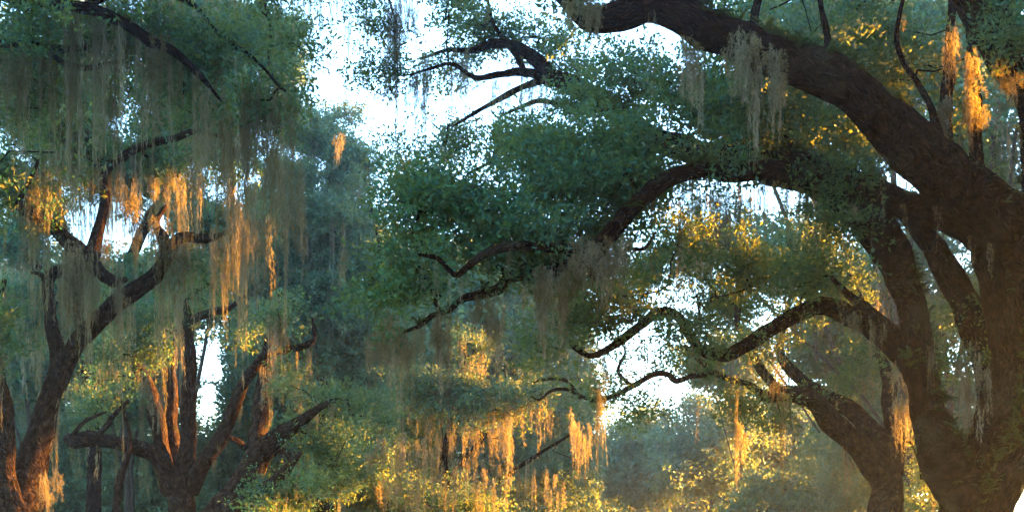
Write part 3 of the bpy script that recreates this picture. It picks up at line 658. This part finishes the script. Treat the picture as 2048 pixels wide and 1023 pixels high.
tree('leaning', 'low leaning oak with a rust-coloured sunlit patch between the left stems and centre thicket', [
    ('trunk', [(350, 1250, 110, 26), (390, 1110, 84, 26), (432, 1028, 72, 26), (470, 985, 64, 26), (502, 940, 56, 26), (534, 902, 46, 25.9), (566, 872, 36, 25.8), (596, 850, 26, 25.7), (625, 826, 16, 25.6), (660, 800, 8, 25.5)]),
    ('limb', [(492, 955, 44, 26.2), (506, 900, 38, 26.5), (518, 850, 34, 26.8), (524, 800, 30, 27), (532, 745, 27, 27.2), (536, 700, 24, 27.3), (545, 640, 14, 27.4), (560, 580, 7, 27.5)]),
    ('limb', [(450, 1040, 50, 25.8), (500, 992, 32, 25.6), (552, 958, 24, 25.4), (586, 925, 16, 25.2), (602, 905, 8, 25)]),
    ('limb', [(505, 900, 16, 26.4), (480, 880, 12, 26.2), (462, 870, 8, 26)]),
    ('limb', [(520, 920, 20, 26), (570, 900, 14, 25.8), (590, 930, 8, 25.6)]),
])
tree('slim', 'slim grey moss-wrapped sapling under the level limb at lower left', [
    ('trunk', [(222, 1260, 22, 25), (228, 1060, 19, 25), (232, 990, 17, 25), (242, 940, 15, 25), (252, 915, 12, 25), (258, 870, 8, 25), (245, 800, 5, 25)]),
])
# ------------------------------------------------------------------ middle distance
tree('thicket', 'yellow-green oak thicket in the lower middle with glowing curtains of moss', [
    ('trunk', [(905, 1225, 50, 34), (900, 1100, 36, 34), (890, 1010, 26, 34), (885, 930, 16, 34), (900, 850, 10, 34), (915, 760, 6, 34)]),
    ('limb', [(895, 1060, 20, 34), (960, 990, 12, 33.6), (1030, 940, 9, 33.3), (1090, 900, 7, 33), (1150, 860, 4, 32.6)]),
    ('limb', [(890, 1040, 18, 34), (820, 960, 11, 33.8), (770, 890, 8, 33.6), (750, 800, 4, 33.4)]),
    ('limb', [(888, 960, 12, 34), (960, 880, 8, 34), (1020, 810, 6, 34), (1060, 770, 4, 34)]),
])
tree('tall', 'tall blue-green oak in the middle distance beside the bright gap of sky', [
    ('trunk', [(640, 1195, 60, 42), (645, 1000, 44, 42), (660, 820, 36, 42), (650, 650, 28, 42), (665, 480, 20, 42), (655, 350, 12, 42), (660, 250, 6, 42)]),
    ('limb', [(655, 780, 24, 42), (590, 640, 18, 41.5), (540, 520, 12, 41), (520, 420, 6, 41)]),
    ('limb', [(652, 700, 22, 42), (720, 600, 16, 41.5), (760, 520, 10, 41), (740, 400, 5, 41)]),
])
tree('lefttall', 'broad green oak behind the dark fork at the left, sky showing through', [
    ('trunk', [(180, 1210, 40, 36), (190, 1000, 30, 36), (180, 800, 26, 36), (160, 620, 22, 36), (120, 440, 16, 36), (80, 300, 16, 36), (60, 180, 8, 36)]),
    ('limb', [(175, 720, 32, 36), (240, 560, 24, 35.6), (320, 400, 18, 35), (420, 260, 12, 34.5), (500, 140, 6, 34)]),
    ('limb', [(170, 640, 28, 36), (60, 520, 20, 36), (-40, 420, 14, 36), (-100, 300, 8, 36)]),
])
FAR = [ # (px of trunk, distance, px crown centre, py crown centre, rx, ry, label)
    (120, 62, 110, 930, 150, 90, 'rounded far oak low at the left, seen under the level limb'),
    (300, 70, 250, 970, 150, 75, 'far green oak low between the dark left trunk and the candelabra stems'),
    (480, 66, 470, 950, 110, 105, 'far teal oak below the small window of bright sky'),
    (720, 58, 800, 780, 150, 190, 'dusky oak filling the space behind the left of the centre thicket'),
    (1000, 62, 1020, 690, 150, 130, 'grey-green oak rising behind the top of the centre thicket'),
    (1250, 84, 1270, 935, 120, 110, 'misty far oak just right of the glowing centre thicket'),
    (1420, 78, 1420, 900, 130, 105, 'misty far oak low in the opening left of the forked oak'),
    (1765, 82, 1570, 880, 130, 120, 'misty far oak partly hidden by the forked oak limbs'),
    (1700, 70, 1720, 900, 120, 130, 'far oak seen between the forked oak stems'),
    (1350, 105, 1350, 960, 200, 90, 'farthest pale oak at the bottom of the misty opening'),
    (1880, 60, 1880, 880, 110, 130, 'sun-warmed far oak seen between the right-hand trunks'),
    (1790, 60, 1560, 1010, 160, 50, 'low sunlit far oak hung with orange moss at the foot of the misty opening'),
    (1780, 44, 1500, 540, 160, 110, 'pale leafy oak behind the hanging grey moss in the right-hand arch'),
    (1900, 46, 1880, 560, 160, 150, 'bright-leaved oak seen through the gaps between the great oak stems'),
    (1800, 42, 1780, 150, 260, 160, 'teal oak crown rising behind the great upper limb'),
    (620, 55, 560, 760, 120, 130, 'dim oak behind the sunlit moss of the leaning oak'),
    (60, 50, 50, 690, 130, 130, 'green oak behind the left edge trunk'),
    (250, 52, 230, 640, 120, 90, 'green oak behind the thick slanting limb'),
    (260, 54, 250, 780, 100, 60, 'oak behind the orange wisps left of the candelabra stems'),
    (880, 50, 900, 640, 120, 90, 'oak filling the space under the low arching limb'),
    (640, 60, 640, 900, 160, 110, 'dim teal oak behind the leaning oak and the thicket'),
    (1480, 66, 1470, 740, 110, 60, 'pale oak behind the elbow of the middle limb'),
    (1760, 52, 1660, 700, 120, 90, 'golden green oak behind the forked oak'),
    (1060, 70, 1080, 800, 120, 90, 'yellow-lit oak behind the right side of the centre thicket'),
    (374, 46, 384, 560, 110, 100, 'blue-green oak behind the tip of the straight sunlit stem'),
    (1950, 40, 1960, 700, 60, 120, 'dim oak behind the fork of the great oak'),
    (1800, 41, 1560, 260, 110, 60, 'oak crown seen in the slot under the upper limb'),
    (2060, 36, 1990, 300, 80, 130, 'green oak behind the two orange moss columns'),
    (1790, 38, 1600, 30, 130, 60, 'blue-green oak top over the bend of the upper limb'),
]
for k, (tx, Y, px, py, rx, ry, lab) in enumerate(FAR):
    gy = HZ + CAMZ * F / Y; th = .45 if k in (5, 6, 7, 9, 12, 21, 22) else .8
    tree('far%d' % k, lab, [
        ('trunk', [(tx, gy + 5, 24 * th * 40 / Y, Y), (tx + 4, (gy + py) / 2 + 10, 18 * th * 40 / Y, Y), (px, py + ry * .3, 14 * th * 40 / Y, Y), (px + 10, py - ry * .6, 8 * th * 40 / Y, Y)]),
        ('limb', [(px * .5 + tx * .5, (gy + py) / 2, 11 * th * 40 / Y, Y), (px - rx * .5, py + ry * .1, 8 * th * 40 / Y, Y + .5), (px - rx * .8, py - ry * .4, 4 * th * 40 / Y, Y + 1)]),
        ('limb', [(px * .7 + tx * .3, (gy + py) / 2 - 10, 11 * th * 40 / Y, Y), (px + rx * .45, py, 8 * th * 40 / Y, Y - .5), (px + rx * .8, py - ry * .5, 4 * th * 40 / Y, Y - 1)]),
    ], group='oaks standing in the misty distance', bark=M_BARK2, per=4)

# added unseen oaks outside the frame, to screen low sun and cut sky light
def world_tree(key, label, x, y, h, r):
    base = np.array([x, y, 0.])
    def pp(dx, dy, z, wd):     # back to the pixel form the builder takes
        Y = y + dy
        return (CX + (x + dx) / Y * F, HZ - (z - CAMZ) / Y * F, wd / Y * F, Y)
    tree(key, label, [
        ('trunk', [pp(0, 0, -.1, 1.0), pp(.2, 0, h * .3, .8), pp(0, .2, h * .6, .5), pp(.3, 0, h * .85, .2)]),
        ('limb', [pp(0, 0, h * .3, .5), pp(-r * .4, .5, h * .5, .35), pp(-r * .8, 1, h * .6, .1)]),
        ('limb', [pp(0, 0, h * .32, .5), pp(r * .4, -.5, h * .55, .35), pp(r * .8, -1, h * .65, .1)]),
        ('limb', [pp(0, 0, h * .35, .5), pp(.4, r * .4, h * .55, .3), pp(.6, r * .8, h * .6, .1)]),
        ('limb', [pp(0, 0, h * .35, .5), pp(-.4, -r * .4, h * .55, .3), pp(-.6, -r * .75, h * .6, .1)]),
    ], group='added unseen oaks that shade the grove', per=4)

SIDE = [('sa', 17, 21, 16, 6.5), ('sb', 22, 31, 17, 7), ('sc', 28, 42, 20, 8), ('sd', 34, 54, 22, 8), ('se', 27, 24, 18, 7), ('sf', 38, 36, 22, 8), ('sg', 44, 66, 24, 9), ('sh', 16, 12, 17, 6), ('si', 23, 14, 18, 7), ('sj', 30, 15, 19, 7), ('sk', 33, 29, 19, 8)]
NEAR_SIDE = ('sa', 'sh', 'si', 'sj', 'se')  # nearer added oaks, crowns raised so low sun passes beneath
for key, x, y, h, r in SIDE:
    world_tree(key, 'added unseen oak beyond the right edge of the picture, screening the grove from the sun', x, y, h, r)
BACK = [('ba', -13, -4.3, 13, 7), ('bb', -3, -11, 14, 8), ('bc', 9, -9, 14, 8), ('bd', 17, 3.7, 13, 7), ('be', -18, 9, 13, 6), ('bf', 2, 3.1, 15, 6)]  # added out of view to block sky light and deepen the shade
for key, x, y, h, r in BACK[:5]:
    world_tree(key, 'added unseen oak around or behind the viewer, shading the place from the sky', x, y, h, r)

# ------------------------------------------------------------------ crowns
cnt = 0
cnt += crown('great', [
    (1290, 530, 70, 50, 18, 1, 1.3), (1560, 225, 70, 60, 17.4, 1, 1.6), (1640, 285, 70, 45, 17.4, 1, 1.4), (1400, 480, 90, 40, 18.5, 1, .9), (1310, 450, 60, 50, 18.5, 1, 1.0), (1200, 610, 70, 50, 19, 1, 1.2), (1250, 300, 170, 90, 16.8, 1.2, 1.5), (1390, 240, 140, 90, 16.5, 1.2, 1.4), (1200, 400, 180, 70, 16.5, 1.2, 1.6), (920, 440, 140, 70, 16.2, 1.2, 1.7), (820, 475, 80, 70, 16.2, 1, 1.6), (1050, 480, 170, 60, 15.8, 1, 1.7),
    (830, 560, 100, 60, 16.2, 1, 1.4), (1220, 190, 80, 50, 18.5, 1, 1.3), (1470, 190, 110, 70, 17, 1.2, 1.2), (1480, 270, 90, 45, 16.5, 1, 1.3), (1340, 130, 80, 45, 18, 1, 1.0), (770, 600, 50, 55, 16.4, .8, 1.0),
    (1100, 350, 110, 60, 17, 1, 1.3), (1560, 290, 60, 40, 16.5, .8, 1.0), (1640, 370, 70, 30, 16.2, .6, 1.0), (1720, 320, 70, 40, 17, 1, .5), (1150, 470, 120, 60, 15.6, 1, 1.2), (1000, 410, 90, 40, 16.2, 1, 1.2),
    (1100, 25, 70, 40, 14, 1, .8), (1130, 560, 90, 40, 15.7, .8, .8), (1560, 40, 170, 45, 15.8, 1, .8), (1700, 60, 140, 60, 16.5, 1.2, .8), (1850, 60, 120, 70, 16.8, 1.2, .8), (1800, 170, 60, 50, 17, 1, .5),
    (1960, 230, 70, 60, 16.8, 1, .35), (2010, 60, 60, 80, 15.4, .8, 1.0), (2020, 130, 50, 40, 15.5, .8, 1.0), (1960, 340, 60, 30, 16.6, .8, .6), (1750, 385, 90, 20, 16.1, .5, .9), (1700, 420, 50, 30, 16.2, .4, .6), (1450, 330, 60, 22, 15.8, .5, .7),
    (1000, 30, 90, 45, 20, 1.2, 1.2), (900, 30, 70, 40, 20, 1.2, 1.1), (1090, 55, 80, 40, 20.6, 1.2, .8), (1150, 100, 60, 45, 20.6, 1.2, .9), (880, 110, 60, 22, 20, 1, .5), (950, 275, 70, 30, 20.6, 1, .9), (1070, 262, 80, 24, 20.6, 1, .9), 
    (870, 300, 55, 30, 21, 1, 1.0), (815, 325, 45, 25, 21, 1, .8), (965, 325, 60, 30, 20.8, 1, .7), (780, 40, 55, 50, 19.6, .8, .25), (890, 370, 110, 22, 21, 1, 1.0), (1080, 300, 70, 40, 19.5, 1, 1.0), (1170, 250, 60, 40, 19.6, 1, 1.2), (780, 170, 60, 60, 19.8, .8, .10),
    (1300, 605, 140, 55, 18.8, .9, 2.0), (1450, 580, 120, 55, 18.8, .9, 2.0), (1560, 560, 90, 50, 18.3, .9, 1.5), (1240, 655, 90, 38, 19.2, .8, 1.7), (1150, 640, 60, 45, 19.6, .9, 1.3), (1380, 668, 80, 34, 19, .7, 1.6), (1640, 560, 70, 40, 18.6, 1, .7), (1100, 700, 60, 30, 20, 1, .8),
    (1900, 700, 50, 60, 18.4, .6, .5), (1940, 620, 40, 60, 18.3, .6, .4), (2020, 640, 30, 120, 17.8, .6, .3),
], dens=80, per_cluster=13)
# unseen leaves added overhead to the same crown, to darken the place below
cnt += crown('great', [(3, 8.5, 11.5, 10, 4.5, 2.0, .55, 0), (8, 17, 15.0, 8, 5, 1.5, .7, 0), (13, 17, 11.0, 5, 6, 3, .8, 0), (-1, 16.5, 14.0, 6, 3.5, 1.6, .5, 0)], dens=22, size=1.6, per_cluster=10)
cnt += crown('forked', [
    (1325, 560, 90, 60, 25, 1.2, 1.1), (1440, 620, 100, 50, 25, 1.2, 1.0),     (1520, 470, 180, 45, 25, 1.5, .35), (1620, 480, 90, 60, 24.8, 1.2, .8), (1700, 450, 60, 50, 24.8, 1, .8), (1690, 560, 90, 60, 24.6, 1.2, .9), (1750, 600, 60, 50, 24.6, 1, .9), (1600, 690, 120, 45, 24, 1.2, .6), (1690, 730, 60, 50, 24.2, 1, .7), (1860, 660, 40, 90, 24.6, 1, .6), (1800, 740, 50, 40, 24, .8, .7),
    (1440, 805, 45, 30, 22, .6, .6), (1510, 820, 35, 30, 22, .6, .5), (1590, 825, 30, 18, 22.6, .6, .5), (1275, 830, 24, 12, 21.8, .4, .3), (1400, 730, 60, 16, 22.3, .6, .5), (1500, 720, 80, 30, 23.2, 1, .4), (1815, 860, 30, 90, 24.5, .8, .5), (1862, 985, 36, 60, 25, 1, 1.4), (1640, 790, 60, 14, 24, .5, .5), (1160, 790, 60, 12, 21.6, .4, .3), (1280, 720, 70, 25, 22, .8, .3)], dens=75)
cnt += crown('left', [
    (100, 250, 130, 110, 21, 1.5, .9), (280, 220, 150, 100, 21.3, 1.5, .8), (60, 400, 70, 60, 20.8, 1.2, .8), (380, 320, 120, 60, 21.4, 1.2, .6), (300, 380, 100, 40, 21.3, 1, .4), (15, 600, 35, 120, 20, 1, .6), (460, 420, 90, 70, 21.2, 1, .5), (20, 760, 40, 80, 19.9, .8, .5), (400, 540, 70, 40, 21.2, 1, .4)], dens=80)
cnt += crown('overhang', [
    (60, 60, 140, 90, 16.5, 1.2, 1.0), (280, 70, 160, 80, 16.8, 1.2, .9), (430, 120, 110, 80, 17.3, 1.2, .9), (30, 180, 60, 80, 16.6, 1, .8), (520, 190, 70, 70, 17.8, 1, .9), (560, 90, 40, 70, 18.5, .8, .4), (350, 190, 110, 50, 17, 1, .6), (480, 20, 110, 40, 18.3, 1, .6), (620, -30, 130, 30, 19, 1, .5)], dens=80)
cnt += crown('overhang', [(-5, 13, 11.5, 5, 5, 2.0, .8, 0), (-9, 17, 8.5, 3.0, 4, 3.0, .9, 0)], dens=22, size=1.6)
cnt += crown('candelabra', [
    (240, 740, 90, 50, 28.8, 1.5, .9), (320, 740, 50, 60, 28.8, 1.5, .9), (470, 700, 70, 35, 27.5, 1.2, .7), (210, 800, 60, 35, 28, 1.2, .8), (440, 610, 90, 50, 28, 1.5, .7), (250, 640, 120, 50, 28.6, 1.5, .7), (440, 780, 40, 12, 28, .6, .3), (180, 840, 60, 18, 26.6, .8, .4), (230, 700, 100, 50, 28, 1, .6)], dens=75)
cnt += crown('leaning', [
    (660, 860, 100, 60, 25.6, 1.5, 1.2), (640, 940, 80, 70, 25.4, 1.5, 1.3), (600, 990, 90, 50, 25.2, 1.2, 1.2), (560, 640, 70, 60, 27.3, 1.2, .7), (600, 780, 60, 50, 26.8, 1, .6), (740, 850, 60, 40, 26, 1, .7), (700, 800, 60, 30, 26, 1, .7), (530, 1010, 40, 20, 25, .6, .8)], dens=80)
cnt += crown('thicket', [
    (830, 880, 110, 90, 33.5, 1.5, .8), (950, 870, 130, 100, 33.5, 1.5, .9), (1080, 880, 90, 90, 33, 1.5, .9), (930, 760, 60, 80, 33.5, 1.5, .9), (1020, 790, 80, 50, 33.5, 1.5, .9), (730, 930, 80, 80, 32.5, 1.5, 1.0), (1140, 930, 45, 85, 32, 1.2, 1.2), (945, 690, 40, 50, 33.8, 1, .8), (860, 800, 80, 60, 33.5, 1.5, .9), (1000, 1000, 160, 40, 32, 1.5, .8), (800, 1010, 120, 40, 32, 1.5, .8), (1130, 850, 60, 40, 32, 1, .9)], dens=150, size=1.15)
cnt += crown('tall', [
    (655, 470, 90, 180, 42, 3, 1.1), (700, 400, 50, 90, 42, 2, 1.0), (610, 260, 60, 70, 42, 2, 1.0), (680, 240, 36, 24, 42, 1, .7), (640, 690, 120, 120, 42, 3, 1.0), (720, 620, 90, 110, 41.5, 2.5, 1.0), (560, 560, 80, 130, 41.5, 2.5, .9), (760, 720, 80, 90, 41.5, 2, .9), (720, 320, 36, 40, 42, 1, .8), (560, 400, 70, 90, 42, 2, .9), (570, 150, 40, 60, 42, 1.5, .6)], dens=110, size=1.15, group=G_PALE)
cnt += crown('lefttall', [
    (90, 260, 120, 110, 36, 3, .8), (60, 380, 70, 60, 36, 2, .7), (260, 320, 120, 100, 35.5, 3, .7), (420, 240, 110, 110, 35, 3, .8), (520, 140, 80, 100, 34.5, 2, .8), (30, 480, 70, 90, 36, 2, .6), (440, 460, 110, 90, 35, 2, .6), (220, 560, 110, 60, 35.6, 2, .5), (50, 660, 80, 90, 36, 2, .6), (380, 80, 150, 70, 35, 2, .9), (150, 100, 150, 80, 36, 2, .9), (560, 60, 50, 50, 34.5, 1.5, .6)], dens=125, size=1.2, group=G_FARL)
for k, (tx, Y, px, py, rx, ry, lab) in enumerate(FAR):
    s = 1.3 + Y / 55
    f_ = {4: .8, 12: .45, 13: .6, 14: 1.3}.get(k, 1.1)
    bl = [(px, py, rx * .8, ry * .8, Y, 3, f_)]
    for q in range(5):
        a = q * 1.26 + k
        bl.append((px + math.cos(a) * rx * .62, py + math.sin(a) * ry * .55, rx * .42, ry * .42, Y + math.sin(q * 2.2) * 2, 2, f_ * .8))
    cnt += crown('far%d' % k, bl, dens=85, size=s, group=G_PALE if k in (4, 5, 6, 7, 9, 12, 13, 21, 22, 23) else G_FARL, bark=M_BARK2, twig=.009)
for key, x, y, h, r in SIDE:
    cnt += crown(key, [(x, y, h * .75, r, r, h * .25, 1.7, 0), (x, y, h * (.52 if key in NEAR_SIDE else .45), r * .95, r * .95, h * (.16 if key in NEAR_SIDE else .25), 1.3, 0), (x - r * .4, y, h * .95, r * .5, r * .5, 1.5, 1, 0)], dens=40, size=1.25, group=G_FARL)
for key, x, y, h, r in BACK[:5]:
    cnt += crown(key, [(x, y, h * .78, r, r, h * .2, 1.3, 0), (x, y, h * .5, r * .9, r * .9, h * .15, .7, 0)], dens=14, size=1.9, group=G_FARL)
# the far edge of the wood
n = 9000
wx = rng.uniform(-75, 42, n); wy = rng.uniform(112, 130, n)
hh = 9.5 + 3.5 * value_noise(np.stack([wx * .16, wy * 0, wx * 0], 1), 77) - np.clip(wx - 30, 0, 20) * .4
wz = rng.random(n) ** .8 * hh
scatter('woods', np.stack([wx, wy, wz], 1), rng.normal(size=(n, 3)), 4.2 * rng.uniform(.7, 1.3, (n, 1)) * np.ones((1, 3)), np.clip(.5 + .5 * value_noise(np.stack([wx * .3, wy * .3, wz * .4], 1), 8), 0, 1), G_PALE, None, kind='stuff', label='far edge of the wood fading into evening haze')
sky_x = [-200, 370, 392, 450, 470, 1165, 1195, 1640, 1680, 1840, 1870, 1925, 1950]
sky_y = [560, 560, 880, 880, 480, 500, 1090, 1090, 520, 520, 700, 1010, 1100]      # the outline of the middle wood, one height per direction
n = 30000
wy = rng.uniform(56, 66, n); wx = rng.uniform(-30, 23, n)
ppx = CX + wx / wy * F
top = CAMZ + (HZ - np.interp(ppx, sky_x, sky_y)) / F * 60
nzz = value_noise(np.stack([wx * .5, wy * .2, 0 * wx], 1), 31)
wz = rng.random(n) ** .9 * (top * (1 + .10 * nzz))
pz = np.stack([wx, wy, wz], 1)
keep = (value_noise(pz * .9, 14) + rng.normal(size=n) * .12 > -.28) & (top > 2.2) & keep_clear(pz, pad=.5)
pz = pz[keep]; k_ = len(pz)
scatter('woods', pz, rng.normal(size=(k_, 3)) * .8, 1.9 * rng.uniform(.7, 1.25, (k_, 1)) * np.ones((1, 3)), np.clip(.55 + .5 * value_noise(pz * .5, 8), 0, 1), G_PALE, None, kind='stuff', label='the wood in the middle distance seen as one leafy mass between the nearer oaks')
print('leaf sprays', cnt)

# ------------------------------------------------------------------ moss everywhere on the trees
moss_on('great', 'thin grey moss trailing from the great oak limbs and twigs', 10.0, .35, 1.3, from_clusters=.6, ftint=.6)
moss_on('forked', 'moss trailing from the forked oak', 4.0, .5, 1.5, from_clusters=.6)
moss_on('left', 'grey moss trailing from the left oak', 18.0, .9, 3.2, from_clusters=3.6, ftint=.75)
moss_on('overhang', 'dark moss trailing over the top left corner', 18.0, .9, 3.0, from_clusters=3.6, ftint=.65)
moss_on('candelabra', 'moss trailing from the candelabra oak', 3.0, .6, 1.6, from_clusters=.5)
moss_on('leaning', 'moss trailing from the leaning oak', 3.0, .5, 1.4, from_clusters=.5)
moss_on('thicket', 'glowing moss trailing through the centre thicket', 12.0, .8, 2.0, from_clusters=2.2, wid=1.4)
moss_on('tall', 'grey moss hanging through the tall middle oak', 4.0, 1.0, 3.4, from_clusters=1.0, wid=1.2, ftint=.75)
moss_on('lefttall', 'moss hanging in the broad oak behind the fork', 3.0, 1.0, 3.4, from_clusters=2.0, wid=1.4, ftint=.75)
for k in range(len(FAR)):
    moss_on('far%d' % k, 'pale moss hanging in the ' + FAR[k][6].split(',')[0][:40].rsplit(' ', 1)[0], 1.5, 1.2, 3.2, from_clusters=.8, wid=2.2)
fern_on('great', [1, 2, 3, 7], 40, 1.0, 'small dark ferns growing along the tops of the thick limbs')

# ------------------------------------------------------------------ the separate hanging clumps the eye picks out
for lab, ti, pcs in MOSS:
    moss(lab, pcs, group='clumps of hanging moss', tint=ti)

# ------------------------------------------------------------------ evening haze
hz = bpy.data.meshes.new('haze')
x0, x1, y0, y1, z0, z1 = -95, 110, -25, 150, -1.5, 18.5
hz.from_pydata([(x, y, z) for x in (x0, x1) for y in (y0, y1) for z in (z0, z1)], [], [(0, 1, 3, 2), (4, 6, 7, 5), (0, 4, 5, 1), (2, 3, 7, 6), (0, 2, 6, 4), (1, 5, 7, 3)])
m, t = mat('haze')
pv = N(t, 'VolumePrincipled'); pv.inputs['Color'].default_value = (.86, .94, .98, 1); pv.inputs['Density'].default_value = .0009; pv.inputs['Anisotropy'].default_value = .80
o = N(t, 'OutputMaterial'); t.links.new(pv.outputs[0], o.inputs['Volume'])
link('haze', hz, m, kind='stuff')
